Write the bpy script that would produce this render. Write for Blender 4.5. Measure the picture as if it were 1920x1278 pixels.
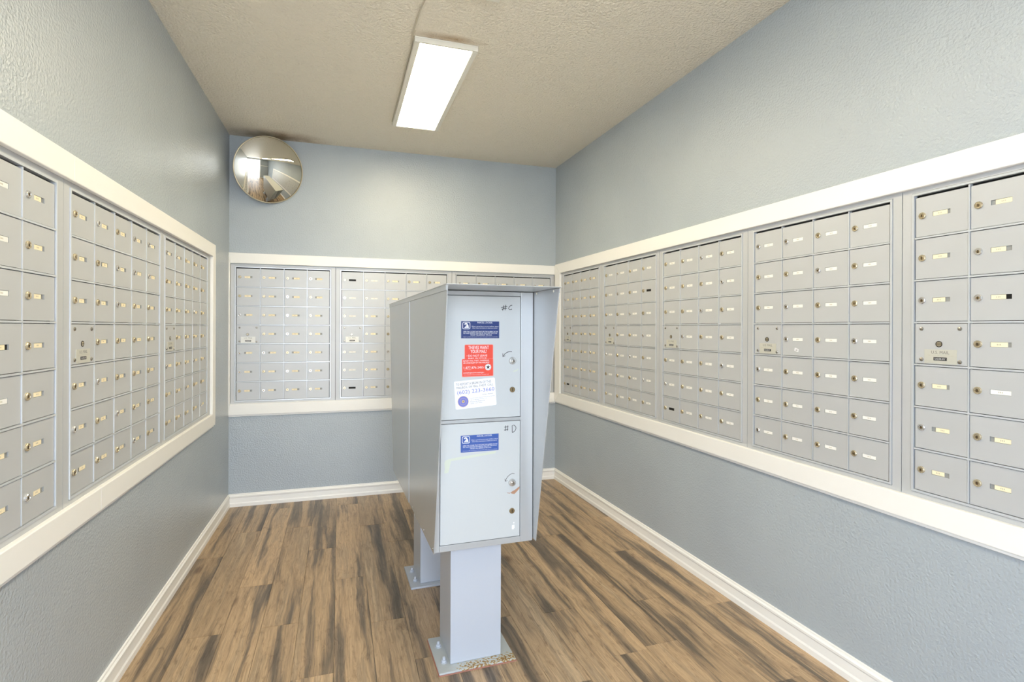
import bpy, math, random
from mathutils import Matrix, Vector
for o in list(bpy.data.objects): bpy.data.objects.remove(o, do_unlink=True)
C = bpy.context.scene.collection
S = bpy.context.scene
random.seed(7)
H = 1.27                                   # camera height, z = 0 is the floor

# ------------------------------------------------------------------ camera
cam = bpy.data.objects.new('camera', bpy.data.cameras.new('camera')); C.objects.link(cam)
cam.data.sensor_width = 36; cam.data.lens = 1009.26*36/1920
cam.data.shift_y = -24.07/1920; cam.data.clip_start = .02
cam.matrix_world = (Matrix.Translation((0, 0, H)) @ Matrix.Rotation(math.radians(-17.811), 4, 'Z')
                    @ Matrix.Rotation(math.radians(90-.0177), 4, 'X') @ Matrix.Rotation(math.radians(.2072), 4, 'Z'))
S.camera = cam
# ------------------------------------------------------------------ world, exposure
SKY = 7.6; LAMP = 20.0; SUN = 16.0; EXPOSURE = 0.45
w = bpy.data.worlds.new('world'); S.world = w; w.use_nodes = True
wn = w.node_tree; bg = wn.nodes['Background']
bg.inputs[0].default_value = (.70, .82, 1.0, 1); bg.inputs[1].default_value = SKY
S.view_settings.view_transform = 'Standard'; S.view_settings.look = 'None'
S.view_settings.gamma = 1; S.view_settings.use_curve_mapping = False
S.view_settings.exposure = EXPOSURE
# portal in the entrance opening: it gives no light of its own, it only guides sky sampling
pl = bpy.data.lights.new('entrance_portal', 'AREA'); pl.shape = 'RECTANGLE'; pl.size = 1.44; pl.size_y = 2.4
pl.cycles.is_portal = True
po = bpy.data.objects.new('entrance_portal', pl); C.objects.link(po)
po.location = (-.04, -.93, 1.22); po.rotation_euler = (math.radians(90), 0, 0)

# sun outside, high and from the side: it lights the ground before the entrance, none of it falls into the room
sl = bpy.data.lights.new('sun', 'SUN'); sl.energy = SUN; sl.angle = .01; sl.color = (1, .95, .87)
so = bpy.data.objects.new('sun', sl); C.objects.link(so)
so.rotation_euler = Vector((-.55, -.12, -.8)).to_track_quat('-Z', 'Y').to_euler()

# ------------------------------------------------------------------ materials
def lin(c): return tuple(((v/255)/12.92 if v/255 <= .04045 else ((v/255+.055)/1.055)**2.4) for v in c)+(1,)
M = {}
def mat(name, col, rough=.5, metal=0, spec=.5, emit=None, es=0, bump=None, coat=0):
    m = bpy.data.materials.new(name); m.use_nodes = True; nt = m.node_tree; b = nt.nodes['Principled BSDF']
    b.inputs['Base Color'].default_value = lin(col); b.inputs['Roughness'].default_value = rough
    b.inputs['Metallic'].default_value = metal; b.inputs['Specular IOR Level'].default_value = spec
    b.inputs['Coat Weight'].default_value = coat
    if emit: b.inputs['Emission Color'].default_value = emit; b.inputs['Emission Strength'].default_value = es
    if bump:
        tc = nt.nodes.new('ShaderNodeTexCoord'); prev = None
        for sc, det, dist in bump:
            n = nt.nodes.new('ShaderNodeTexNoise'); n.inputs['Scale'].default_value = sc; n.inputs['Detail'].default_value = det
            nt.links.new(tc.outputs['Object'], n.inputs['Vector'])
            bp = nt.nodes.new('ShaderNodeBump'); bp.inputs['Strength'].default_value = 1; bp.inputs['Distance'].default_value = dist
            nt.links.new(n.outputs['Fac'], bp.inputs['Height'])
            if prev: nt.links.new(prev.outputs['Normal'], bp.inputs['Normal'])
            prev = bp
        nt.links.new(prev.outputs['Normal'], b.inputs['Normal'])
    M[name] = m; return m
def N(nt, t, **kw):
    n = nt.nodes.new(t)
    for k, v in kw.items():
        if hasattr(n, k): setattr(n, k, v)
    return n
def vary(m, c1, c2, scale=(3, 3, 3), lo=.35, hi=.65, detail=3):
    """soft colour variation (wear, hand marks) between two paint tones"""
    nt = m.node_tree; b = nt.nodes['Principled BSDF']
    tc = N(nt, 'ShaderNodeTexCoord'); mp = N(nt, 'ShaderNodeMapping'); mp.inputs['Scale'].default_value = scale
    n = N(nt, 'ShaderNodeTexNoise'); n.inputs['Scale'].default_value = 1; n.inputs['Detail'].default_value = detail
    r = N(nt, 'ShaderNodeValToRGB'); r.color_ramp.elements[0].position = lo; r.color_ramp.elements[1].position = hi
    r.color_ramp.elements[0].color = lin(c1); r.color_ramp.elements[1].color = lin(c2)
    nt.links.new(tc.outputs['Object'], mp.inputs[0]); nt.links.new(mp.outputs[0], n.inputs['Vector'])
    nt.links.new(n.outputs['Fac'], r.inputs[0]); nt.links.new(r.outputs[0], b.inputs['Base Color'])
mat('wall', (187, 194, 198), .24, spec=.5, bump=[(110, 2, .0031), (30, 1, .0007)])
vary(M['wall'], (174, 182, 188), (180, 188, 193), (1.5, 1.5, 1.5))
mat('ceiling', (238, 229, 211), .42, spec=.45, bump=[(80, 3, .011), (24, 2, .003)])
mat('trim', (247, 245, 240), .38, spec=.5, bump=[(18, 2, .0006)])
mat('aluminium', (205, 207, 208), .42, .15)
mat('aluminium_edge', (214, 217, 220), .3, .3)
vary(M['aluminium'], (195, 196, 196), (201, 202, 203), (2.5, 2.5, 2.5))
mat('locker_door', (202, 205, 204), .36, .1)
mat('locker_paint', (190, 192, 192), .27, .3, bump=[(4, 1, .001)])
mat('post_paint', (192, 196, 203), .35, .05)
mat('dark', (22, 20, 18), .8)
mat('gap', (70, 66, 62), .8)
mat('brass', (208, 194, 164), .26, .7)
mat('recess', (160, 160, 156), .6, .1)  # door grey made darker: shade inside the card window is put into this colour
mat('chrome', (222, 220, 216), .2, .8)
mat('key_slot', (45, 34, 24), .6)
mat('brass_dark', (158, 138, 104), .35, .8)
mat('rivet', (176, 170, 160), .25, .9)
mat('card_cream', (255, 240, 204), .6)
mat('card_white', (246, 244, 238), .6)
mat('print_grey', (196, 186, 164), .7)
mat('plate', (208, 206, 194), .4, .2)
mat('plate_white', (240, 240, 236), .5)
mat('ink_grey', (125, 122, 116), .7)
mat('ink_black', (38, 36, 36), .6)
mat('marker', (48, 42, 44), .5)
mat('sticker_blue', (38, 58, 116), .35)
mat('sticker_blue_faded', (62, 92, 164), .35)
mat('sticker_red', (236, 80, 60), .35)
mat('sticker_red_edge', (240, 150, 135), .4)
mat('sticker_white', (244, 243, 246), .4)
mat('print_white', (240, 240, 240), .5)
mat('ink_violet', (120, 125, 200), .5)
mat('seal_gold', (214, 184, 120), .5)
mat('glue', (208, 213, 196), .5)
mat('rust', (178, 136, 108), .8)
mat('fixture', (232, 228, 216), .4)
mat('lamp', (255, 255, 255), .5, emit=(1, .87, .60, 1), es=LAMP)
mat('mirror', (225, 222, 212), .015, 1)
mat('mirror_rim', (190, 178, 150), .4, .5)
def ceiling_stains():
    # sooty brown blotches: round the mirror and along the near end of the light
    m = M['ceiling']; nt = m.node_tree; b = nt.nodes['Principled BSDF']; L = nt.links.new
    tc = N(nt, 'ShaderNodeTexCoord'); prev = None
    n = N(nt, 'ShaderNodeTexNoise'); n.inputs['Scale'].default_value = 14; n.inputs['Detail'].default_value = 5; L(tc.outputs['Object'], n.inputs['Vector'])
    for loc, sc in (((-.42, 4.17, 0), (2.4, 5.5, 0)), ((.48, 2.49, 0), (4.6, 22, 0))):
        mp = N(nt, 'ShaderNodeMapping'); mp.vector_type = 'TEXTURE'
        mp.inputs['Location'].default_value = loc; mp.inputs['Scale'].default_value = (1/sc[0], 1/sc[1], 1e3); L(tc.outputs['Object'], mp.inputs[0])
        g = N(nt, 'ShaderNodeTexGradient', gradient_type='SPHERICAL'); L(mp.outputs[0], g.inputs[0])
        mu = N(nt, 'ShaderNodeMath', operation='MULTIPLY'); L(g.outputs['Fac'], mu.inputs[0]); L(n.outputs['Fac'], mu.inputs[1])
        if prev:
            a = N(nt, 'ShaderNodeMath', operation='MAXIMUM'); L(prev.outputs[0], a.inputs[0]); L(mu.outputs[0], a.inputs[1]); prev = a
        else: prev = mu
    r_ = N(nt, 'ShaderNodeValToRGB'); L(prev.outputs[0], r_.inputs[0])
    r_.color_ramp.elements[0].position = .04; r_.color_ramp.elements[0].color = lin((238, 229, 211))
    r_.color_ramp.elements[1].position = .5; r_.color_ramp.elements[1].color = lin((178, 152, 118))
    L(r_.outputs[0], b.inputs['Base Color'])
ceiling_stains()
mat('sealant', (176, 122, 104), .7)
mat('cable', (200, 190, 170), .6)
mat('concrete', (190, 188, 184), .9, bump=[(20, 4, .004)])
mat('stucco', (205, 190, 180), .9)
mat('leaf', (70, 95, 50), .8)

def plank_material():
    m = bpy.data.materials.new('vinyl_plank'); m.use_nodes = True; nt = m.node_tree; L = nt.links.new
    b = nt.nodes['Principled BSDF']; b.inputs['Roughness'].default_value = .36; b.inputs['Specular IOR Level'].default_value = .45
    tc = N(nt, 'ShaderNodeTexCoord'); oi = N(nt, 'ShaderNodeObjectInfo')
    mul = N(nt, 'ShaderNodeMath', operation='MULTIPLY'); mul.inputs[1].default_value = 40; L(oi.outputs['Random'], mul.inputs[0])
    # gentle sideways wander of the grain
    wn_ = N(nt, 'ShaderNodeTexNoise', noise_dimensions='4D'); wn_.inputs['Scale'].default_value = 4; wn_.inputs['Detail'].default_value = 2
    L(tc.outputs['Object'], wn_.inputs['Vector']); L(mul.outputs[0], wn_.inputs['W'])
    sub = N(nt, 'ShaderNodeMath', operation='SUBTRACT'); sub.inputs[1].default_value = .5; L(wn_.outputs['Fac'], sub.inputs[0])
    m2 = N(nt, 'ShaderNodeMath', operation='MULTIPLY'); m2.inputs[1].default_value = .028; L(sub.outputs[0], m2.inputs[0])
    cx = N(nt, 'ShaderNodeCombineXYZ'); L(m2.outputs[0], cx.inputs['X'])
    ad = N(nt, 'ShaderNodeVectorMath', operation='ADD'); L(tc.outputs['Object'], ad.inputs[0]); L(cx.outputs[0], ad.inputs[1])
    def noise(sx, sy, det, rough=.55, dis=0):
        mp = N(nt, 'ShaderNodeMapping'); mp.inputs['Scale'].default_value = (sx, sy, 1); L(ad.outputs[0], mp.inputs[0])
        n = N(nt, 'ShaderNodeTexNoise', noise_dimensions='4D'); n.inputs['Scale'].default_value = 1
        n.inputs['Detail'].default_value = det; n.inputs['Roughness'].default_value = rough; n.inputs['Distortion'].default_value = dis
        L(mp.outputs[0], n.inputs['Vector']); L(mul.outputs[0], n.inputs['W']); return n
    a = noise(14, .8, 6, .62, .35); r1 = N(nt, 'ShaderNodeValToRGB'); L(a.outputs['Fac'], r1.inputs[0])
    e = r1.color_ramp.elements
    e[0].position = .34; e[0].color = lin((94, 82, 69)); e[1].position = .68; e[1].color = lin((200, 172, 134))
    for p, c in ((.41, (112, 98, 82)), (.46, (146, 124, 98)), (.49, (172, 144, 110)), (.55, (188, 158, 120)), (.61, (166, 142, 112))):
        x = e.new(p); x.color = lin(c)
    g = noise(210, 7, 5, .7, .8); r2 = N(nt, 'ShaderNodeValToRGB'); L(g.outputs['Fac'], r2.inputs[0])
    r2.color_ramp.elements[0].position = .36; r2.color_ramp.elements[0].color = (.62, .60, .57, 1)
    r2.color_ramp.elements[1].position = .62; r2.color_ramp.elements[1].color = (1.1, 1.1, 1.1, 1)
    mx = N(nt, 'ShaderNodeMixRGB', blend_type='MULTIPLY'); mx.inputs[0].default_value = .8; L(r1.outputs[0], mx.inputs[1]); L(r2.outputs[0], mx.inputs[2])
    k = noise(34, 8, 5, .72, 1.6); r3 = N(nt, 'ShaderNodeValToRGB'); L(k.outputs['Fac'], r3.inputs[0])
    r3.color_ramp.elements[0].position = .33; r3.color_ramp.elements[0].color = (.5, .45, .42, 1)
    r3.color_ramp.elements[1].position = .47; r3.color_ramp.elements[1].color = (1, 1, 1, 1)
    mx2 = N(nt, 'ShaderNodeMixRGB', blend_type='MULTIPLY'); mx2.inputs[0].default_value = .75; L(mx.outputs[0], mx2.inputs[1]); L(r3.outputs[0], mx2.inputs[2])
    # knots
    mp = N(nt, 'ShaderNodeMapping'); mp.inputs['Scale'].default_value = (7, 2.6, 1); L(ad.outputs[0], mp.inputs[0])
    v = N(nt, 'ShaderNodeTexVoronoi', voronoi_dimensions='4D'); v.inputs['Scale'].default_value = 1; L(mp.outputs[0], v.inputs['Vector']); L(mul.outputs[0], v.inputs['W'])
    r4 = N(nt, 'ShaderNodeValToRGB'); L(v.outputs['Distance'], r4.inputs[0])
    r4.color_ramp.elements[0].position = .07; r4.color_ramp.elements[0].color = (.35, .28, .24, 1)
    r4.color_ramp.elements[1].position = .17; r4.color_ramp.elements[1].color = (1, 1, 1, 1)
    mx3 = N(nt, 'ShaderNodeMixRGB', blend_type='MULTIPLY'); mx3.inputs[0].default_value = .8; L(mx2.outputs[0], mx3.inputs[1]); L(r4.outputs[0], mx3.inputs[2])
    # per plank tone
    hv = N(nt, 'ShaderNodeHueSaturation'); hv.inputs['Saturation'].default_value = .93; mr = N(nt, 'ShaderNodeMapRange'); L(oi.outputs['Random'], mr.inputs[0])
    mr.inputs[3].default_value = .92; mr.inputs[4].default_value = 1.18; L(mr.outputs[0], hv.inputs['Value']); L(mx3.outputs[0], hv.inputs['Color'])
    L(hv.outputs[0], b.inputs['Base Color'])
    bp = N(nt, 'ShaderNodeBump'); bp.inputs['Distance'].default_value = .0006; L(g.outputs['Fac'], bp.inputs['Height']); L(bp.outputs[0], b.inputs['Normal'])
    M['plank'] = m
plank_material()

def plate_rust():
    m = mat('plate_rusty', (186, 190, 190), .5, .1); nt = m.node_tree; b = nt.nodes['Principled BSDF']; L = nt.links.new
    tc = N(nt, 'ShaderNodeTexCoord'); n = N(nt, 'ShaderNodeTexNoise'); n.inputs['Scale'].default_value = 120; n.inputs['Detail'].default_value = 4
    L(tc.outputs['Object'], n.inputs['Vector'])
    sp = N(nt, 'ShaderNodeSeparateXYZ'); L(tc.outputs['Object'], sp.inputs[0])
    mr = N(nt, 'ShaderNodeMapRange'); L(sp.outputs['Y'], mr.inputs[0])       # front strip of the plate is the rusted one
    mr.inputs[1].default_value = -.10; mr.inputs[2].default_value = -.02; mr.inputs[3].default_value = .10; mr.inputs[4].default_value = -.2
    mrx = N(nt, 'ShaderNodeMapRange'); L(sp.outputs['X'], mrx.inputs[0])
    mrx.inputs[1].default_value = -.12; mrx.inputs[2].default_value = -.03; mrx.inputs[3].default_value = -.2; mrx.inputs[4].default_value = .0
    ad = N(nt, 'ShaderNodeMath', operation='ADD'); L(n.outputs['Fac'], ad.inputs[0]); L(mr.outputs[0], ad.inputs[1])
    ad2 = N(nt, 'ShaderNodeMath', operation='ADD'); L(ad.outputs[0], ad2.inputs[0]); L(mrx.outputs[0], ad2.inputs[1])
    r = N(nt, 'ShaderNodeValToRGB'); L(ad2.outputs[0], r.inputs[0])
    r.color_ramp.elements[0].position = .56; r.color_ramp.elements[0].color = lin((192, 196, 194))
    r.color_ramp.elements[1].position = .66; r.color_ramp.elements[1].color = lin((150, 112, 62))
    x = r.color_ramp.elements.new(.60); x.color = lin((200, 178, 120))
    L(r.outputs[0], b.inputs['Base Color'])
plate_rust()

# ------------------------------------------------------------------ mesh helpers
class MB:
    def __init__(s): s.v = []; s.f = []; s.m = []; s.mats = []
    def mi(s, m):
        if m not in s.mats: s.mats.append(m)
        return s.mats.index(m)
    def add(s, vs, fs, m):
        o = len(s.v); s.v += [tuple(p) for p in vs]; k = s.mi(m)
        for f in fs: s.f.append(tuple(i+o for i in f)); s.m.append(k)
        return s
    def box(s, x0, x1, y0, y1, z0, z1, m):
        v = [(x, y, z) for x in (x0, x1) for y in (y0, y1) for z in (z0, z1)]
        return s.add(v, [(0, 1, 3, 2), (4, 6, 7, 5), (0, 4, 5, 1), (2, 3, 7, 6), (0, 2, 6, 4), (1, 5, 7, 3)], m)
    def rev(s, c, prof, m, n=16, axis='y', cap=True):
        """surface of revolution round an axis pointing to -y (or +z): prof = [(radius, along)]"""
        vs = []; fs = []
        for r, a in prof:
            for i in range(n):
                t = 2*math.pi*i/n
                if axis == 'y': vs.append((c[0]+r*math.cos(t), c[1]-a, c[2]+r*math.sin(t)))
                else: vs.append((c[0]+r*math.cos(t), c[1]+r*math.sin(t), c[2]+a))
        for k in range(len(prof)-1):
            for i in range(n):
                j = (i+1) % n; fs.append((k*n+i, k*n+j, (k+1)*n+j, (k+1)*n+i))
        if cap: fs.append(tuple((len(prof)-1)*n+i for i in range(n)))
        return s.add(vs, fs, m)
    def poly(s, pts, y, m):            # flat polygon in the xz plane facing -y
        return s.add([(p[0], y, p[1]) for p in pts], [tuple(range(len(pts)))], m)
    def slabpoly(s, pts, y, t, m):     # polygon with thickness, front at y
        n = len(pts)
        v = [(p[0], y, p[1]) for p in pts]+[(p[0], y+t, p[1]) for p in pts]
        return s.add(v, [tuple(range(n)), tuple(range(2*n-1, n-1, -1))]+[((i+1) % n, i, i+n, (i+1) % n+n) for i in range(n)], m)
    def ribbon(s, pts, wd, y, m):
        n = len(pts); v = []; f = []
        for i, p in enumerate(pts):
            a = Vector(pts[max(i-1, 0)]); b = Vector(pts[min(i+1, n-1)]); d = (b-a)
            d = d.normalized() if d.length else Vector((1, 0)); q = Vector((-d.y, d.x))*wd/2
            v += [(p[0]+q.x, y, p[1]+q.y), (p[0]-q.x, y, p[1]-q.y)]
        for i in range(n-1): f.append((2*i, 2*i+1, 2*i+3, 2*i+2))
        return s.add(v, f, m)
    def tube(s, pts, r, m, n=8):
        vs = []; fs = []
        for i, p in enumerate(pts):
            a = Vector(pts[max(i-1, 0)]); b = Vector(pts[min(i+1, len(pts)-1)]); d = (b-a).normalized()
            u = d.cross(Vector((0, 0, 1)));
            if u.length < .01: u = Vector((1, 0, 0))
            u.normalize(); w_ = d.cross(u)
            for k in range(n):
                t = 2*math.pi*k/n; vs.append(tuple(Vector(p)+u*r*math.cos(t)+w_*r*math.sin(t)))
        for i in range(len(pts)-1):
            for k in range(n):
                j = (k+1) % n; fs.append((i*n+k, (i+1)*n+k, (i+1)*n+j, i*n+j))
        return s.add(vs, fs, m)
    def mesh(s, name, smooth=False):
        me = bpy.data.meshes.new(name); me.from_pydata(s.v, [], s.f)
        for m in s.mats: me.materials.append(M[m])
        me.polygons.foreach_set('material_index', s.m)
        if smooth: me.polygons.foreach_set('use_smooth', [True]*len(s.f))
        me.update(); return me
def link(name, me, parent=None, loc=None):
    o = bpy.data.objects.new(name, me); C.objects.link(o)
    if parent: o.parent = parent
    if loc: o.location = loc
    return o
def build(name, mb, parent=None, loc=None, bevel=0, smooth=False, kind=None):
    o = link(name, mb.mesh(name, smooth), parent, loc)
    if bevel:
        b = o.modifiers.new('bevel', 'BEVEL'); b.width = bevel; b.segments = 2; b.limit_method = 'ANGLE'
    if kind: o['kind'] = kind
    return o
def empty(name, loc=(0, 0, 0), rz=0):
    o = bpy.data.objects.new(name, None); C.objects.link(o); o.location = loc; o.rotation_euler = (0, 0, rz)
    o.empty_display_size = .05; return o
def tag(o, label, cat, group=None):
    o['label'] = label; o['category'] = cat
    if group: o['group'] = group
    return o
_tc = {}
def text(body):
    """outline of a text as (verts, faces) normalised to a unit box"""
    if body in _tc: return _tc[body]
    cu = bpy.data.curves.new('lettering', 'FONT'); cu.body = body; cu.resolution_u = 2; cu.size = 1; cu.offset = 0
    ob = bpy.data.objects.new('lettering', cu); C.objects.link(ob)
    dg = bpy.context.evaluated_depsgraph_get(); me = ob.evaluated_get(dg).to_mesh()
    v = [(p.co.x, p.co.y) for p in me.vertices]; f = [tuple(p.vertices) for p in me.polygons]
    f = [q if True else q for q in f]
    bpy.data.objects.remove(ob); bpy.data.curves.remove(cu)
    x0 = min(a for a, _ in v); x1 = max(a for a, _ in v); y0 = min(b for _, b in v); y1 = max(b for _, b in v)
    v = [((a-x0)/(x1-x0), (b-y0)/(y1-y0)) for a, b in v]; _tc[body] = (v, f); return v, f
def put_text(mb, body, x0, x1, z0, z1, y, m, xf=None):
    v, f = text(body); vs = []
    for a, b in v:
        p = (x0+a*(x1-x0), z0+b*(z1-z0))
        if xf: p = xf(*p)
        vs.append((p[0], y, p[1]))
    mb.add(vs, f, m)

# ------------------------------------------------------------------ room shell
D = 4.2251; XR, AR, XL, AL = 1.7837, -.0098, -.7829, .0102; HC = H+1.3539; YF = -.95
angR = math.atan2(-1, -AR); angL = math.atan2(1, AL)
def PR(y): return (XR+AR*y, y, 0)
def PL(y): return (XL+AL*y, y, 0)
# each wall is built in its own frame: x runs to the right of someone facing it, y goes into the wall
def wall(name, root_loc, ang, x0, x1, hole):
    hx0, hx1, hz0, hz1 = hole; T = .2; mb = MB()
    mb.box(x0, x1, 0, T, hz1, HC, 'wall'); mb.box(x0, x1, 0, T, 0, hz0, 'wall')
    mb.box(x0, hx0, 0, T, hz0, hz1, 'wall'); mb.box(hx1, x1, 0, T, hz0, hz1, 'wall')
    mb.box(hx0, hx1, T-.01, T, hz0, hz1, 'dark')
    # weld the coplanar pieces into one clean front: keep as boxes sharing edges
    o = build(name, mb, None, root_loc, kind='structure'); o.rotation_euler = (0, 0, ang); return o
kR = math.hypot(1, AR); kL = math.hypot(1, AL)
RZ = (H+.452, H-.537); LZ = (H+.428, H-.530); BZ = (H+.450, H-.543)
wallR = wall('wall_right', PR(0), angR, -4.42, .97, (-4.096*kR, -.56, RZ[1]+.004, RZ[0]-.004))
wallL = wall('wall_left', PL(0), angL, -.97, 4.42, (.86, 3.662*kL, LZ[1]+.004, LZ[0]-.004))
wallB = wall('wall_back', (0, D, 0), 0, -.745, 1.745, (-.732, 1.737, BZ[1]+.004, BZ[0]-.004))
mb = MB(); mb.box(.70, 1.80, YF-.15, YF, 0, HC, 'wall'); mb.box(-.80, .70, YF-.15, YF, H+1.19, HC, 'wall')
wallF = build('wall_front', mb, kind='structure')
mb = MB(); mb.box(-1.0, 2.0, YF-.15, D+.2, HC, HC+.1, 'ceiling'); build('ceiling', mb, kind='structure')
# floor with single planks
mb = MB(); mb.box(-.95, 1.95, YF-.15, D+.1, -.08, -.004, 'dark'); floor = build('floor', mb, kind='structure')
PW = .148; PLN = 1.185
joints = {-4: 2.7, -3: 3.325, -2: 3.673, -1: 2.9, 0: 3.67, 1: 3.27, 2: 2.85, 3: 3.575, 4: 3.26, 5: 2.62, 6: 3.45, 7: 2.95,
          8: 2.239, 9: 3.05, 10: 3.07, 11: 3.395, 12: 2.737, 13: 3.265, 14: 2.75}
for k in range(-4, 15):
    xa = -.31+PW*k; xb = xa+PW; lo = XL-.01; hi = XR+.01
    xa = max(xa, lo); xb = min(xb, hi)
    if xb-xa < .01: continue
    y = joints[k]
    while y > YF: y -= PLN
    while y < D:
        a = max(y, YF-.1); b = min(y+PLN, D)
        if b-a > .01:
            g = .0005; c = .0012; mbp = MB(); X0, X1, Y0, Y1 = xa+g, xb-g, a+g, b-g; z = random.uniform(-.0003, 0)
            v = [(X0, Y0, -.004), (X1, Y0, -.004), (X1, Y1, -.004), (X0, Y1, -.004),
                 (X0, Y0, z-c*.5), (X1, Y0, z-c*.5), (X1, Y1, z-c*.5), (X0, Y1, z-c*.5),
                 (X0+c, Y0+c, z), (X1-c, Y0+c, z), (X1-c, Y1-c, z), (X0+c, Y1-c, z)]
            f = [(0, 1, 5, 4), (1, 2, 6, 5), (2, 3, 7, 6), (3, 0, 4, 7), (4, 5, 9, 8), (5, 6, 10, 9), (6, 7, 11, 10), (7, 4, 8, 11), (8, 9, 10, 11), (3, 2, 1, 0)]
            mbp.add(v, f, 'plank'); build('plank', mbp, floor)
        y += PLN

# baseboards: a stepped profile run along each wall
prof = [(0, 0), (.014, 0), (.014, .022), (.0105, .030), (.009, .062), (.0125, .068), (.0125, .076), (.007, .082), (.006, .088), (0, .090)]
def baseboard(name, loc, ang, x0, x1):
    vs = []; n = len(prof)
    for x in (x0, x1): vs += [(x, -p[0], p[1]) for p in prof]
    fs = [(i, (i+1) % n, (i+1) % n+n, i+n) for i in range(n)]+[tuple(range(n-1, -1, -1)), tuple(range(n, 2*n))]
    o = build(name, MB().add(vs, fs, 'trim'), None, loc, kind='structure'); o.rotation_euler = (0, 0, ang)
baseboard('baseboard_right', PR(0), angR, -4.21, .95)
baseboard('baseboard_left', PL(0), angL, -.95, 4.21)
baseboard('baseboard_back', (0, D, 0), 0, -.739, 1.742)
baseboard('baseboard_front', (0, YF, 0), math.pi, -1.79, -.78)

# white boards framing the mailboxes
def slab(pts, t, y=0, m='trim'): return MB().slabpoly(pts, y-t, t, m)
def trim_frame(name, loc, ang, xo0, xo1, zo0, zo1, xi0, xi1, zi0, zi1, t, bead=True, joint_t=None, joint_b=None):
    r = empty(name, loc, ang); r['kind'] = 'structure'
    def board(pts, name_='board'): build(name_, slab(pts, t), r, bevel=.0025)
    g = .0006
    def split(a, b, joint):
        return [(a, b)] if joint is None else [(a, joint-g), (joint+g, b)]
    # top and bottom boards, with the butt joints seen in the paint
    for (a, b) in split(xo0, xo1, joint_t):
        board([(a, zo1), (a, zi1) if a > xo0 else (xi0, zi1), (b, zi1) if b < xo1 else (xi1, zi1), (b, zo1)][::1])
    for (a, b) in split(xo0, xo1, joint_b):
        board([(a, zo0), (b, zo0), (b, zi0) if b < xo1 else (xi1, zi0), (a, zi0) if a > xo0 else (xi0, zi0)])
    board([(xo0, zo0+g), (xi0-g, zi0), (xi0-g, zi1), (xo0, zo1-g)])
    board([(xi1+g, zi0), (xo1, zo0+g), (xo1, zo1-g), (xi1+g, zi1)])
    if bead:
        mbb = MB(); mbb.box(xo0, xo1, -.010, 0, zo0-.012, zo0-.0005, 'trim'); build('bead', mbb, r, bevel=.003)
    return r
def UR(y): return -y*kR
def UL(y): return y*kL
trim_frame('trim_1', PL(0), angL, .78, UL(3.735), H-.605, H+.505, .86, UL(3.662), LZ[1], LZ[0], .018, joint_t=UL(1.91), joint_b=UL(2.10))
trim_frame('trim_2', (0, D, 0), 0, -.742, 1.741, H-.622, H+.524, -.730, 1.732, BZ[1], BZ[0], .018)
trim_frame('trim_3', PR(0), angR, UR(4.20), -.48, H-.613, H+.532, UR(4.096), -.56, RZ[1], RZ[0], .018)
r = empty('trim_4', (0, YF, 0), math.pi); r['kind'] = 'structure'
build('board', MB().box(-1.79, -.80, -.018, 0, H+.452, H+.53, 'trim'), r, bevel=.003)
# casing of the entrance opening
r = empty('trim_5', (0, YF, 0), math.pi); r['kind'] = 'structure'
build('board', MB().box(-.78, -.70, -.018, 0, 0, H+1.19, 'trim'), r, bevel=.003)
build('board', MB().box(-.78, .79, -.018, 0, H+1.191, H+1.265, 'trim'), r, bevel=.003)

# ------------------------------------------------------------------ mailbox units
ROW = .1349; NR = 7; FL = .042
def door_mesh(W, back, cards):
    """door leaf with a real recessed window for the name card; origin at its lower left, face at y=0"""
    g = .0014; x = [g, .052, .103, W-g]; z = [g, .0605, .0745, ROW-.0062-g]; d = .0036; mb = MB(); c = .0008
    vs = [(a, 0, b) for b in z for a in x]; fs = []
    for j in range(3):
        for i in range(3):
            if (i, j) != (1, 1): fs.append((j*4+i, j*4+i+1, (j+1)*4+i+1, (j+1)*4+i))
    mb.add(vs, fs, 'aluminium')
    x0, x1, z0, z1 = x[0], x[3], z[0], z[3]; e = [(x0, z0), (x1, z0), (x1, z1), (x0, z1)]
    mb.add([(a, 0, b) for a, b in e]+[(a, .004, b) for a, b in e], [((i+1) % 4, i, i+4, (i+1) % 4+4) for i in range(4)], 'aluminium_edge')
    e = [(x[1], z[1]), (x[2], z[1]), (x[2], z[2]), (x[1], z[2])]
    mb.add([(a, 0, b) for a, b in e]+[(a, d, b) for a, b in e], [(i, (i+1) % 4, (i+1) % 4+4, i+4) for i in range(4)], 'recess')
    mb.add([(a, d, b) for a, b in e], [(0, 1, 2, 3)], 'recess' if back else 'dark')
    return mb.mesh('door')
def card_mesh(m, x0, x1):
    mb = MB(); mb.box(x0, x1, .0012, .0022, .0612, .0738, m)
    cx = (x0+x1)/2
    mb.box(cx-.0055, cx-.0035, .0010, .0012, .0655, .0695, 'print_grey'); mb.box(cx-.0015, cx+.0005, .0010, .0012, .0655, .0695, 'print_grey')
    mb.box(cx+.0025, cx+.0045, .0010, .0012, .0655, .0695, 'print_grey'); return mb.mesh('name_card')
def lock_mesh(m):
    mb = MB(); c = (.0215, 0, .0675)
    mb.rev(c, [(.0108, 0), (.0108, .0032), (.0094, .0048), (.0072, .0048), (.0066, .0036)], m, 14)
    mb.rev((.0215, 0, .0670), [(.0048, .0030), (.0046, .0042)], 'brass_dark', 10); mb.box(.0207, .0223, -.0050, -.0040, .0635, .0710, 'key_slot'); return mb.mesh('lock')
LOCK = {k: lock_mesh(k) for k in ('brass', 'chrome')}
CARD = {}
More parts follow.
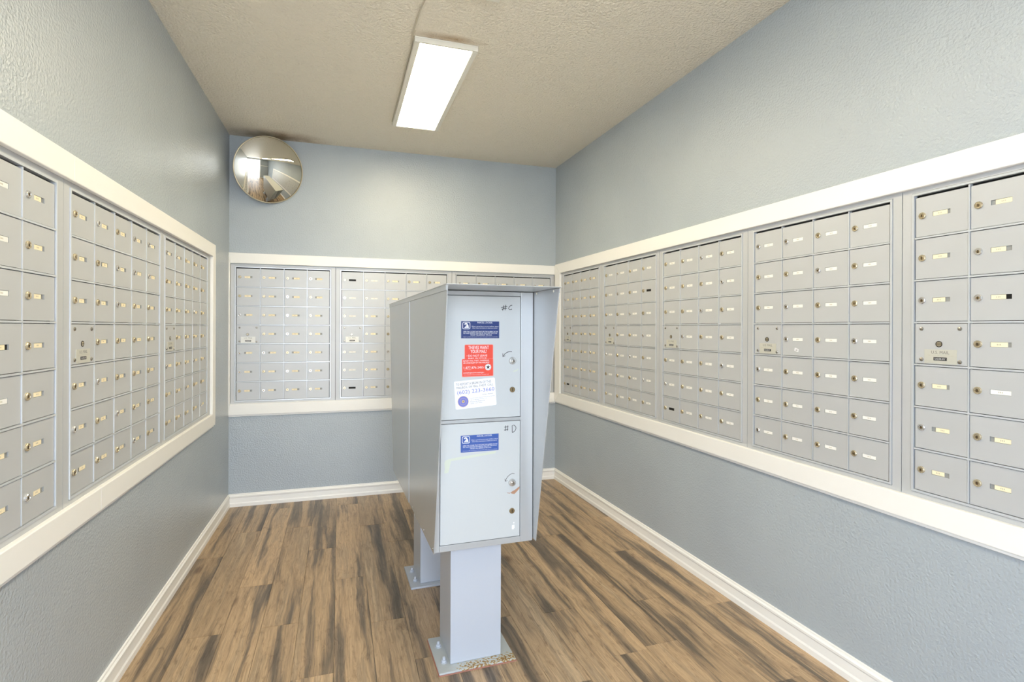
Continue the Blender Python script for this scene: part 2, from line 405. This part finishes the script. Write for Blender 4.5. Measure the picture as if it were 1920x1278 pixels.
def card(m, v):
    spans = {'full': (.0525, .1025), 'left': (.0525, .0885), 'left_long': (.0525, .094), 'right': (.063, .1025), 'mid': (.058, .098)}
    if (m, v) not in CARD: CARD[(m, v)] = card_mesh(m, *spans[v])
    return CARD[(m, v)]
def master_parts(W):
    g = .0014; pan = MB(); pan.box(g, W-g-.005, -.0012, .003, g, ROW-.0062-g, 'aluminium')
    rv = MB()
    rv.rev((0, 0, 0), [(.0062, 0), (.0062, .0012), (.0048, .0030), (.0022, .0040)], 'rivet', 12)
    lk = MB(); c = (.073, -.0012, .0645)
    lk.rev(c, [(.0098, 0), (.0098, .0012), (.0080, .0014), (.0078, -.001)], 'key_slot', 16)
    lk.rev(c, [(.0072, -.001), (.0072, .001)], 'brass', 16); lk.box(.0665, .0795, -.0030, -.0022, .0636, .0652, 'key_slot')
    def plate(m):
        p = MB(); p.box(.030, .124, -.0022, -.0012, .0035, .0475, m); y = -.0024
        put_text(p, 'U.S. MAIL', .051, .103, .034, .0435, y, 'ink_grey')
        put_text(p, 'Approved by the U.S. Postal Service', .040, .115, .0275, .0305, y, 'print_grey')
        p.box(.058, .096, -.0030, -.0022, .0135, .0235, 'ink_black'); put_text(p, 'SALSBURY', .061, .093, .0158, .0212, -.0032, 'print_white')
        return p.mesh('nameplate')
    return pan.mesh('master_panel'), rv.mesh('rivet'), lk.mesh('master_lock'), plate
_, RIVET, MLOCK, _pl = master_parts(.157)
PLATE = {k: _pl(k) for k in ('plate', 'plate_white')}

def mailbox_unit(loc, ang, width, ncol, ztop, zbot, label, cardm, black=(), white=(), partial=(), plate='plate',
                 fl=(FL, FL), ft=.024, only_rows=None, seedv=0, group=None, styles=('left', 'left_long', 'right')):
    """a recessed horizontal mailbox unit: frame, doors (> lock, name card), master panel; origin at lower left of door field"""
    rnd = random.Random(seedv); W = width/ncol; hgt = NR*ROW
    root = empty('mailbox_unit', (loc[0], loc[1], H+zbot), ang); tag(root, label, 'mailbox unit', group)
    sc = (ztop-zbot)/hgt; root.scale = (1, 1, sc)
    fr = MB()
    # body behind the doors, kept inside the wall recess
    fr.box(.0, width, .020, .15, 0, hgt, 'gap')
    b = .009
    def ring(x0, x1, z0, z1, X0, X1, Z0, Z1, y0, y1, m):
        fr.box(X0, x0, y0, y1, Z0, Z1, m); fr.box(x1, X1, y0, y1, Z0, Z1, m)
        fr.box(x0, x1, y0, y1, Z0, z0, m); fr.box(x0, x1, y0, y1, z1, Z1, m)
    ring(-b, width+b, -b, hgt+b, -fl[0]+.0006, width+fl[1]-.0006, -ft, hgt+ft, -.0008, .006, 'aluminium')     # flat flange
    ring(-.0005, width+.0005, -.0005, hgt+.0005, -b+.0016, width+b-.0016, -b+.0016, hgt+b-.0016, -.0035, .012, 'aluminium_edge')  # raised lip
    frame = build('frame', fr, root)
    # rails between rows, mullions between columns
    for j in range(NR):
        rl = MB(); z = j*ROW+ROW-.0058
        if j < NR-1: rl.box(.001, width-.001, -.0030, .012, z, z+.0054, 'aluminium_edge'); build('rail', rl, root)
    for i in range(1, ncol):
        ml = MB(); ml.box(i*W-.0024, i*W+.0016, -.0018, .012, .001, hgt-.001, 'aluminium_edge'); build('mullion', ml, root)
    dm = door_mesh(W-.0045, True, 0); dmb = door_mesh(W-.0045, False, 0)
    for rrow in range(NR):                    # row 0 is the top one
        z = (NR-1-rrow)*ROW
        for c in range(ncol):
            x = c*W+.0022
            if rrow == 3 and c == 0:
                p = MB(); p.box(.0014, W-.0062, -.0012, .003, .0014, ROW-.0076, 'aluminium')
                mp = link('master_panel', p.mesh('master_panel'), root, (x, 0, z)); mp['label'] = 'riveted master access panel with lock and nameplate'
                for (a, bz) in ((.021, .112), (W-.026, .112), (.021, .015), (W-.026, .012)): link('rivet', RIVET, mp, (a, -.0012, bz))
                link('lock', MLOCK, mp); link('nameplate', PLATE[plate], mp); continue
            isb = (rrow+1, c+1) in black
            d = link('door', dmb if (isb or (rrow+1, c+1) in partial) else dm, root, (x, rnd.uniform(-.0007, .0007), z))
            if isb: d['label'] = 'door with an empty black card window'
            link('lock', LOCK['chrome' if rnd.random() < .22 else 'brass'], d)
            if not isb:
                m = 'card_white' if (rrow+1, c+1) in white else cardm
                sty = 'full' if m == 'card_white' else rnd.choices(styles, (5, 3, 2))[0]
                link('name_card', card(m, 'left' if (rrow+1, c+1) in partial else sty), d)
    return root
# right wall, from the back corner towards the camera: y of the far edge and near edge of each door field
RU = [(4.0443, 3.4404, 4, 'card_cream', dict(black={(7, 1)}, fl=(.048, .045), label='grey mailbox unit at the far end of the right wall, cream cards')),
      (3.3527, 2.7307, 4, 'card_white', dict(black={(2, 4)}, fl=(.042, .0375), label='second grey mailbox unit from the corner on the right wall, black window high right')),
      (2.6537, 2.037, 4, 'card_white', dict(black={(7, 1)}, fl=(.038, .04), label='middle grey mailbox unit on the right wall, black window bottom left')),
      (1.9557, 1.3385, 4, 'card_white', dict(fl=(.04, .039), label='grey mailbox unit on the right wall with white cards and small tag on one door')),
      (1.2589, 1.2589-.1576*4, 4, 'card_cream', dict(white={(5, 2)}, partial={(3, 2)}, fl=(.039, .06), label='nearest grey mailbox unit on the right wall, cut off by the picture edge'))]
unitsR = []
for i, (a, b, n, cm, kw) in enumerate(RU):
    unitsR.append(mailbox_unit(PR(a), angR, (a-b)*kR, n, .4298, -.5142, cardm=cm, seedv=i+1, group='mailbox units on the right wall', **kw))
LU = [(1.8417-.1620*5, 1.8417, 5, dict(white={(r, c) for r in (1, 2, 3, 5) for c in (1, 2, 3, 4)}, partial={(4, 4)}, fl=(.045, .0445), label='nearest grey mailbox unit on the left wall, cut off by the picture edge')),
      (1.9311, 2.7324, 5, dict(fl=(.044, .0385), label='middle grey mailbox unit on the left wall with five columns')),
      (2.8095, 3.589, 5, dict(fl=(.038, .07), label='grey mailbox unit at the far end of the left wall'))]
for i, (a, b, n, kw) in enumerate(LU):
    mailbox_unit(PL(a), angL, (b-a)*kL, n, .4052, -.5074, cardm='card_cream', seedv=20+i, group='mailbox units on the left wall', **kw)
BU = [(-.6953, -.0661, 4, dict(plate='plate_white', fl=(.034, .040), label='four column grey mailbox unit left on the back wall under the round mirror')),
      (.0154, .8136, 5, dict(plate='plate_white', black={(1, 1), (7, 1)}, white={(r, 1) for r in (2, 3, 5, 6)} | {(1, 2), (2, 2)}, fl=(.040, .0385), label='middle grey mailbox unit on the back wall, partly behind the parcel locker')),
      (.8916, 1.6952, 5, dict(fl=(.038, .034), label='right hand grey mailbox unit on the back wall, mostly hidden by the parcel locker'))]
for i, (a, b, n, kw) in enumerate(BU):
    mailbox_unit((a, D), 0, b-a, n, .4227, -.5215, cardm='card_cream', seedv=40+i, group='mailbox units on the back wall', **kw)
# small white tag stuck to one door of the fourth unit on the right wall
tg = MB(); tg.slabpoly([(.062, .022), (.082, .016), (.085, .028), (.065, .034)], -.0006, .0005, 'sticker_white'); tg.box(.070, .078, -.0009, -.0006, .023, .0255, 'ink_grey')
dd = [o for o in unitsR[3].children if o.name.startswith('door')]
tgt = [o for o in dd if abs(o.location.z-3*ROW) < .01 and abs(o.location.x-.1565) < .01]
if tgt: build('tag', tg, tgt[0])

# ------------------------------------------------------------------ parcel locker on two posts
TH = math.radians(1.3)
cxl, cyl = .565, 2.515
root = empty('parcel_locker', (cxl*math.cos(TH)-cyl*math.sin(TH), cxl*math.sin(TH)+cyl*math.cos(TH), 0), TH)
tag(root, 'tall grey metal parcel locker on two posts with two stickered doors', 'parcel locker')
OX, OY = cxl, cyl
def q(mb_):   # shift measured coordinates into the locker's own frame
    mb_.v = [(a-OX, b-OY, c) for a, b, c in mb_.v]; return mb_
BX0, BX1, BY0, BY1, BZ0, BZ1 = .374, .758, 1.9400, 3.0900, H-.820, H+.139
build('cabinet', q(MB().box(BX0, BX1, BY0+.022, BY1-.022, BZ0, BZ1-.002, 'locker_paint')), root)
def face(front):
    f = MB(); y0, y1 = (BY0, BY0+.0215) if front else (BY1-.0215, BY1)
    for a in ((BX0, .3955, BZ0, BZ1-.002), (.7085, BX1, BZ0, BZ1-.002), (.3958, .7082, H+.121, BZ1-.002), (.3958, .7082, H-.3525, H-.3400), (.3958, .7082, BZ0, H-.7975)):
        f.box(a[0], a[1], y0, y1, a[2], a[3], 'locker_paint')
    return f
build('front_frame', q(face(True)), root, bevel=.001); build('rear_frame', q(face(False)), root, bevel=.001)
def ldoor(z0, z1, front=True):
    y0, y1 = (BY0+.0012, BY0+.020) if front else (BY1-.020, BY1-.0012)
    return build('door', q(MB().box(.3978, .7066, y0, y1, H+z0, H+z1, 'locker_door')), root, bevel=.001)
dU = ldoor(-.3385, .1185); dL = ldoor(-.7960, -.3545); dU['label'] = 'upper door marked C with four stickers'; dU['label'] = 'upper door marked C with blue, red and white stickers'
dL['label'] = 'lower door marked D with one blue sticker'
for z0, z1 in ((-.3385, .1185), (-.7960, -.3545)):
    d = ldoor(z0, z1, False)
    k = MB(); k.rev((0, 0, 0), [(.014, 0), (.014, .006), (.011, .009)], 'chrome', 16)
    k.v = [(a+.45, -b+BY1, c+H+(z0+z1)/2) for a, b, c in k.v]; k.f = [t[::-1] for t in k.f]; build('knob', q(k), d)
YS = BY0+.0012
for d, zk, zl in ((dU, -.125, -.235), (dL, -.589, -.697)):
    k = MB(); c = (.6745, YS, H+zk); k.rev(c, [(.0145, 0), (.0145, .005), (.0128, .0085), (.0090, .0090), (.0085, .006)], 'chrome', 20)
    k.rev((.6765, YS, H+zk-.001), [(.0052, .005), (.0050, .0105)], 'rivet', 12); build('knob', q(k), d, smooth=False)
    k = MB(); c = (.6745, YS, H+zl); k.rev(c, [(.0105, 0), (.0105, .003), (.0090, .0042), (.0086, .0030)], 'brass_dark', 18)
    k.box(.6735, .6755, YS-.0045, YS-.0029, H+zl-.006, H+zl+.006, 'key_slot'); build('key_lock', q(k), d)
# --- hand drawn marks
def pxU(X, Y): return (.674+(X-960.5)*.00208, H-.125-(Y-676)*.00203)
def pxD(X, Y): return (.6755+(X-960.5)*.00208, H-.589-(Y-904)*.00205)
def zc(P, ox, oy, s, fn): return [fn(ox+a/s, oy+b/s) for a, b in P]
y = YS-.0004
def stroke_group(parts, fn, oy, w_, parent, name):
    g_ = MB()
    for k_, P in enumerate(parts): g_.ribbon(zc(P, 720, oy, 4.565, fn), w_, y-.0001*k_, 'marker')
    build(name, q(g_), parent)
HASH1 = [[(1012, 283), (1022, 238)], [(1033, 280), (1040, 234)], [(998, 258), (1052, 246)], [(1003, 272), (1050, 262)]]
stroke_group(HASH1, pxU, 520, .0024, dU, 'number_sign')
stroke_group([[(1096, 236), (1082, 238), (1068, 252), (1064, 266), (1072, 274), (1086, 272), (1094, 268)]], pxU, 520, .0024, dU, 'letter')
stroke_group([[(1095, 634), (1075, 633), (1055, 638), (1035, 650), (1022, 664), (1016, 674)], [(1015, 648), (1014, 675), (1036, 668)]], pxU, 520, .0022, dU, 'arrow')
stroke_group([[(1040, 80), (1034, 126)], [(1057, 80), (1054, 124)], [(1026, 93), (1062, 90)], [(1024, 118), (1060, 114)]], pxD, 780, .0022, dL, 'number_sign')
stroke_group([[(1096, 140), (1095, 84), (1112, 80), (1126, 92), (1130, 108), (1122, 128), (1106, 140), (1094, 142)]], pxD, 780, .0022, dL, 'letter')
stroke_group([[(1118, 494), (1100, 490), (1080, 497), (1060, 512), (1045, 532), (1038, 550)], [(1034, 530), (1036, 552), (1054, 547)]], pxD, 780, .0018, dL, 'arrow')
# --- worn spots
sm = MB(); sm.poly(zc([(835, 868), (834, 858), (837, 853), (845, 851), (930, 843), (928, 847.5), (880, 852.5), (846, 855.5), (843, 868), (841, 876), (834, 877)], 0, 0, 1, pxD)[::1], y, 'glue')
build('glue_residue', q(sm), dL)
sm = MB()
sm.poly(zc([(957, 923), (961, 920.5), (966, 918.5), (971, 915), (975, 912.5), (974.5, 917), (969, 922.5), (965, 926), (960, 925)], 0, 0, 1, pxD)[::-1], y, 'rust')
sm.poly(zc([(950, 922), (957, 923.2), (956, 924.4), (951, 923.2)], 0, 0, 1, pxD)[::-1], y, 'rust')
build('rust_scrape', q(sm), dL)
sm = MB(); sm.poly(zc([(960, 984), (965, 983), (965.5, 989), (963, 992), (960, 991)], 0, 0, 1, pxD)[::-1], y, 'print_white')
sm.poly(zc([(963, 978), (965, 978), (965, 981), (963, 981)], 0, 0, 1, pxD)[::-1], y, 'print_white'); build('paint_chip', q(sm), dL)
sm = MB(); sm.poly(zc([(962, 695.5), (967, 693.5), (973, 691), (972, 694), (967, 696.5), (963, 697)], 0, 0, 1, pxU)[::-1], y, 'glue'); build('paint_chip', q(sm), dU)
# --- stickers (printed sheets: base plus flat print)
def rrect(x0, x1, z0, z1, r, n=4):
    P = []
    for cx, cz, a0 in ((x1-r, z1-r, 0), (x0+r, z1-r, 90), (x0+r, z0+r, 180), (x1-r, z0+r, 270)):
        for i in range(n+1):
            a = math.radians(a0+90*i/n); P.append((cx+r*math.cos(a), cz+r*math.sin(a)))
    return P
def sheet(mb_, pts, m, t=.0004, y_=YS): mb_.slabpoly(pts, y_-t, t-.00002, m)
def parcel_sticker(x0, x1, z0, z1, m, d):
    s = MB(); sheet(s, [(x0, z0), (x1, z0), (x1, z1), (x0, z1)], m); yt = YS-.0006; W_, H_ = x1-x0, z1-z0
    def T(b, a0, a1, b0, b1): put_text(s, b, x0+a0*W_, x0+a1*W_, z1-b1*H_, z1-b0*H_, yt, 'print_white')
    T('PARCEL LOCKER', .42, .82, .035, .125)
    T('When a parcel key is in your mailbox, please', .27, .98, .27, .345); T('follow these instructions to obtain your parcel', .29, .95, .365, .44)
    T('OPEN THE LOCKER THAT MATCHES THE NUMBER ON THE', .055, .965, .575, .65); T('KEY AND REMOVE THE PARCEL, RECLOSE THE DOOR.', .06, .955, .67, .745)
    T('THE KEY WILL REMAIN IN THE LOCK.', .24, .81, .765, .84); T('If there is a problem with the lock or the parcel locker, please contact your postmaster', .055, .965, .90, .945)
    # post office emblem: standing eagle in a rounded square outline
    lx0, lx1, lz0, lz1 = x0+.035*W_, x0+.235*W_, z1-.47*H_, z1-.05*H_
    o_ = rrect(lx0, lx1, lz0, lz1, .005); i_ = rrect(lx0+.0018, lx1-.0018, lz0+.0018, lz1-.0018, .004); n = len(o_)
    s.add([(p[0], yt, p[1]) for p in o_+i_], [(k, (k+1) % n, (k+1) % n+n, k+n) for k in range(n)], 'print_white')
    def E(P): s.poly([(lx0+a*(lx1-lx0), lz0+b*(lz1-lz0)) for a, b in P], yt-.0001, 'print_white')
    E([(.30, .60), (.24, .72), (.32, .84), (.48, .88), (.62, .82), (.66, .70), (.60, .60), (.50, .66), (.40, .68)])
    E([(.60, .60), (.66, .70), (.78, .50), (.80, .34), (.66, .30), (.48, .36), (.40, .46)])
    E([(.20, .16), (.82, .16), (.84, .28), (.30, .28)]); E([(.30, .32), (.42, .42), (.46, .34), (.40, .30)])
    return build('sticker', q(s), d)
parcel_sticker(.4735, .621, H-.039, H+.0245, 'sticker_blue', dU)['label'] = 'dark blue parcel locker sticker'
parcel_sticker(.4735, .6205, H-.4615, H-.399, 'sticker_blue_faded', dL)['label'] = 'faded blue parcel locker sticker'
def bx(X): return .4735+(X-235)*.000309
def bz(Y): return H+.024-(Y-82)*.000296
s = MB(); sheet(s, rrect(bx(278), bx(637), bz(600), bz(373), .004), 'sticker_red_edge'); sheet(s, rrect(bx(283), bx(632), bz(600), bz(378), .003), 'sticker_red', .0006)
yt = YS-.0008
put_text(s, 'THIEVES WANT', bx(325), bx(582), bz(432), bz(390), yt, 'print_white'); put_text(s, 'YOUR MAIL!', bx(352), bx(552), bz(480), bz(440), yt, 'print_white')
s.rev((bx(309), yt+.0001, bz(514)), [(.0012, 0), (.001, .0001)], 'print_white', 8)
put_text(s, 'DO NOT LEAVE', bx(325), bx(560), bz(526), bz(501), yt, 'print_white'); put_text(s, 'MAIL IN YOUR', bx(325), bx(555), bz(556), bz(538), yt, 'print_white')
build('sticker', q(s), dU)['label'] = 'red mail theft warning sticker'
s = MB(); rot = math.radians(.6); ccx, ccz = bx(444), bz(662)
def xr_(x, z): return (ccx+(x-ccx)*math.cos(rot)-(z-ccz)*math.sin(rot), ccz+(x-ccx)*math.sin(rot)+(z-ccz)*math.cos(rot))
sheet(s, [xr_(*p) for p in rrect(bx(246), bx(639), bz(777), bz(551), .003)], 'sticker_red_edge', .0010); sheet(s, [xr_(*p) for p in rrect(bx(251), bx(634), bz(770), bz(553), .003)], 'sticker_red', .0012)
yt = YS-.0014
for b_, a0, a1, c1, c0 in (('REPORT MAIL THEFT, TAMPERING,', 262, 588, 587, 568), ('OR VANDALISM OF THIS MAILBOX', 262, 588, 611, 592), ('1-877-876-2455', 268, 515, 676, 648),
                           ('(Say "Theft")', 272, 360, 692, 684), ('postalinspectors.uspis.gov', 265, 522, 738, 716), ('It is a federal crime to steal or damage mail', 270, 580, 757, 747)):
    put_text(s, b_, bx(a0), bx(a1), bz(c1), bz(c0), yt, 'print_white', xr_)
cc = (bx(572), YS-.0013, bz(660)); s.rev(cc, [(.0122, 0), (.0120, .0002)], 'print_white', 24); s.rev((cc[0], cc[1]-.0002, cc[2]), [(.0108, 0), (.0107, .0001)], 'ink_grey', 24)
s.rev((cc[0], cc[1]-.0003, cc[2]), [(.0100, 0), (.0099, .0001)], 'print_white', 24)
st = []
for k in range(10):
    a = math.pi/2+k*math.pi/5; rr = .0088 if k % 2 == 0 else .0038; st.append((cc[0]+rr*math.cos(a), cc[2]+rr*math.sin(a)))
s.add([(p[0], cc[1]-.0005, p[1]) for p in st]+[(cc[0], cc[1]-.0005, cc[2])], [(k, (k+1) % 10, 10) for k in range(10)], 'ink_black')
build('sticker', q(s), dU)['label'] = 'red mail theft hotline sticker with star badge'
# white sticker, tilted
s = MB(); w_, h_ = .158, .104; a_ = math.radians(4.2); ox, oz = .4545, H-.302
def xw(u, v): u, v = u*w_, (1-v)*h_; return (ox+u*math.cos(a_)-v*math.sin(a_), oz+u*math.sin(a_)+v*math.cos(a_))
base = [(p[0]/w_, 1-p[1]/h_) for p in rrect(0, w_, 0, h_, .005)]
sheet(s, [xw(*p) for p in base], 'sticker_white', .0005); yt = YS-.0007
def TW(b, a0, a1, b0, b1, m):
    v, f = text(b); s.add([(lambda p: (p[0], yt, p[1]))(xw(a0+p[0]*(a1-a0), b1+p[1]*(b0-b1))) for p in v], f, m)
TW('TO REPORT A BREAK IN OF THIS', .04, .90, .075, .165, 'ink_grey'); TW('MAILBOX, OR MAIL THEFT, CALL', .05, .95, .20, .29, 'ink_grey')
TW('(602) 223-3660', .06, .97, .335, .51, 'ink_violet'); TW('24 Hour Number', .66, .93, .545, .58, 'ink_grey')
TW('United States Postal Inspection Service', .36, .97, .64, .675, 'ink_grey'); TW('1441 E Buckeye Rd Rm 221', .36, .77, .70, .735, 'ink_grey')
TW('Phoenix AZ 85034-4141', .36, .71, .765, .80, 'ink_grey'); TW('(602) 223-3660', .36, .65, .83, .865, 'ink_grey')
sc_ = xw(.19, .74)
for rr, m_, dy in ((.0208, 'seal_gold', 0), (.0195, 'ink_violet', .0001), (.0128, 'seal_gold', .0002), (.0120, 'ink_violet', .0003), (.0055, 'seal_gold', .0004), (.0022, 'ink_grey', .0005)):
    s.rev((sc_[0], yt+.0001-dy, sc_[1]), [(rr, 0), (rr-.0001, .00008)], m_, 28)
build('sticker', q(s), dU)['label'] = 'tilted white sticker with phone number and round seal'
# --- rain hood: sheet side panels flaring forward at the top, and a top sheet
def side(x0, x1, front):
    zt, zb = H+.138, H-.812; ym = OY
    P = [(1.700, zt), (1.912, zb), (ym, zb), (ym, zt)] if front else [(2*ym-1.700, zt), (2*ym-1.912, zb), (ym+.0004, zb), (ym+.0004, zt)]
    if not front: P = [(b, c) for b, c in P]
    n = 4; v = [(x0, a, b) for a, b in P]+[(x1, a, b) for a, b in P]
    f = [(0, 1, 2, 3), (7, 6, 5, 4)]+[(i, i+4, (i+1) % 4+4, (i+1) % 4) for i in range(4)]
    return MB().add(v, f, 'locker_paint')
for x0, x1 in ((.3690, .3715), (.7605, .7630)):
    for fr_ in (True, False):
        off = 0 if fr_ else (-.0018 if x0 < .5 else .0018)
        sp = build('side_panel', q(side(x0+off, x1+off, fr_)), root)
        rv = MB(); sgn = -1 if x0 < .5 else 1
        for yy, zz in (((2.40, H-.797), (2.12, H-.797), (1.93, H-.797)) if fr_ else ((2.63, H-.797), (2.9, H-.797))):
            P = MB(); P.rev((0, 0, 0), [(.0045, 0), (.0045, .001), (.002, .0025)], 'rivet', 10)
            xs = x0 if sgn < 0 else x1
            rv.add([(xs+sgn*(-b), yy+a, zz+c) for a, b, c in P.v], P.f, 'rivet')
        build('rivet', q(rv), sp)
tp = MB(); tp.box(.3640, .7680, 1.690, 2*OY-1.690, H+.1392, H+.1420, 'locker_paint')
tp.box(.3655, .3685, 1.705, 2*OY-1.705, H+.121, H+.1392, 'locker_paint'); tp.box(.7635, .7665, 1.705, 2*OY-1.705, H+.121, H+.1392, 'locker_paint')
tpo = build('top_panel', q(tp), root, bevel=.0008)
rv = MB()
for yy in (1.745, 1.905):
    P = MB(); P.rev((0, 0, 0), [(.0045, 0), (.0045, .0015), (.002, .003)], 'chrome', 10)
    rv.add([(.7600+b, yy+a, H+.1345-.004+c) for a, b, c in P.v], P.f, 'fixture')
build('rivet', q(rv), tpo)
# --- posts with base plates and anchor bolts
for py0, py1, pl0, pl1, rusty in ((1.978, 2.175, 1.936, 2.172, True), (2.652, 2.866, 2.620, 2.868, False)):
    p = MB(); x0, x1 = .446, .644; t = .004
    p.box(x0, x1, py0, py0+t, .0105, BZ0-.0005, 'post_paint'); p.box(x0, x1, py1-t, py1, .0105, BZ0-.0005, 'post_paint')
    p.box(x0, x0+t, py0+t, py1-t, .0105, BZ0-.0005, 'post_paint'); p.box(x1-t, x1, py0+t, py1-t, .0105, BZ0-.0005, 'post_paint')
    build('post', q(p), root, bevel=.0015)
    pc = MB(); hx, hy = .1475, (pl1-pl0)/2
    pc.box(-hx, hx, -hy, hy, .0031 if rusty else .0004, .010, 'plate_rusty' if rusty else 'post_paint')
    if rusty:
        build('sealant', MB().box(-hx-.003, hx+.003, -hy-.003, hy, .0002, .003, 'sealant'), root, (.5435-OX, (pl0+pl1)/2-OY, 0))
    po_ = build('base_plate', pc, root, (.5435-OX, (pl0+pl1)/2-OY, 0), bevel=.001)
    for bxx, byy in ((-.118, -.055), (-.118, .05), (.122, .05), (.122, -.02)):
        if rusty and (bxx, byy) == (.122, -.02): continue
        bo = MB(); bo.rev((bxx, byy, .0102), [(.013, 0), (.013, .002), (.0095, .0022), (.0095, .011), (.0055, .0115), (.0052, .020), (.003, .022)], 'post_paint', 6 if False else 10, axis='z')
        link('anchor_bolt', bo.mesh('anchor_bolt'), po_)

# ------------------------------------------------------------------ ceiling lights
def lamp(x0, x1, y0, y1, label):
    r = empty('ceiling_light', ((x0+x1)/2, (y0+y1)/2, HC)); tag(r, label, 'ceiling light', 'ceiling light panels')
    hx, hy = (x1-x0)/2, (y1-y0)/2; t = .027; a, b = .026, .013
    f = MB()
    f.box(-hx, hx, -hy, hy, -.006, -.0005, 'fixture')
    f.box(-hx, -hx+a, -hy+b, hy-b, -t, -.006, 'fixture'); f.box(hx-a, hx, -hy+b, hy-b, -t, -.006, 'fixture')
    f.box(-hx, hx, -hy, -hy+b, -t, -.006, 'fixture'); f.box(-hx, hx, hy-b, hy, -t, -.006, 'fixture')
    build('frame', f, r, bevel=.002)
    build('diffuser', MB().box(-hx+a, hx-a, -hy+b, hy-b, -.024, -.010, 'lamp'), r)
lamp(.330, .633, 2.513, 3.625, 'white framed ceiling light panel glowing above the parcel locker')
lamp(.315, .618, .98, 2.112, 'nearer ceiling light panel, only its end corner at the top edge')
cb = MB(); z = HC-.004
cb.tube([(.345, 2.125, z), (.333, 2.2, z), (.322, 2.32, z), (.3175, 2.45, z), (.3205, 2.55, z), (.326, 2.62, z), (.3265, 3.0, z), (.3265, 3.60, z)], .004, 'cable')
tag(build('cable', cb, smooth=True), 'thin painted cable running along the ceiling beside the light panel', 'cable')

# ------------------------------------------------------------------ convex mirror
Rm, hm = .2255, .044; Rs = (Rm*Rm+hm*hm)/(2*hm)
mir = empty('convex_mirror', (-.474, D-.092, H+1.105)); mir.rotation_euler = (math.radians(13), 0, math.radians(17))
tag(mir, 'round convex security mirror high in the back left corner', 'mirror')
P = []; n = 14
for i in range(n+1):
    r_ = Rm*(1-i/n)*.985+.0001; P.append((r_, math.sqrt(Rs*Rs-r_*r_)-(Rs-hm)))
build('dome', MB().rev((0, 0, 0), P, 'mirror', 64), mir, smooth=True)
build('rim', MB().rev((0, .004, 0), [(Rm*.6, 0), (Rm+.002, 0), (Rm+.003, .003), (Rm+.001, .008), (Rm-.004, .0085)], 'mirror_rim', 64, cap=False), mir, smooth=False)
build('back_plate', MB().rev((0, .008, 0), [(Rm-.002, 0), (Rm*.98, .003)], 'mirror_rim', 40), mir)
bk = MB(); bk.tube([(0, .008, 0), (0, .045, .005)], .012, 'mirror_rim', 10); build('bracket', bk, mir)

# ------------------------------------------------------------------ outside the entrance (seen only in the mirror)
build('ground', MB().box(-60, 60, -90, YF-.15, -.08, -.01, 'concrete'), kind='structure')
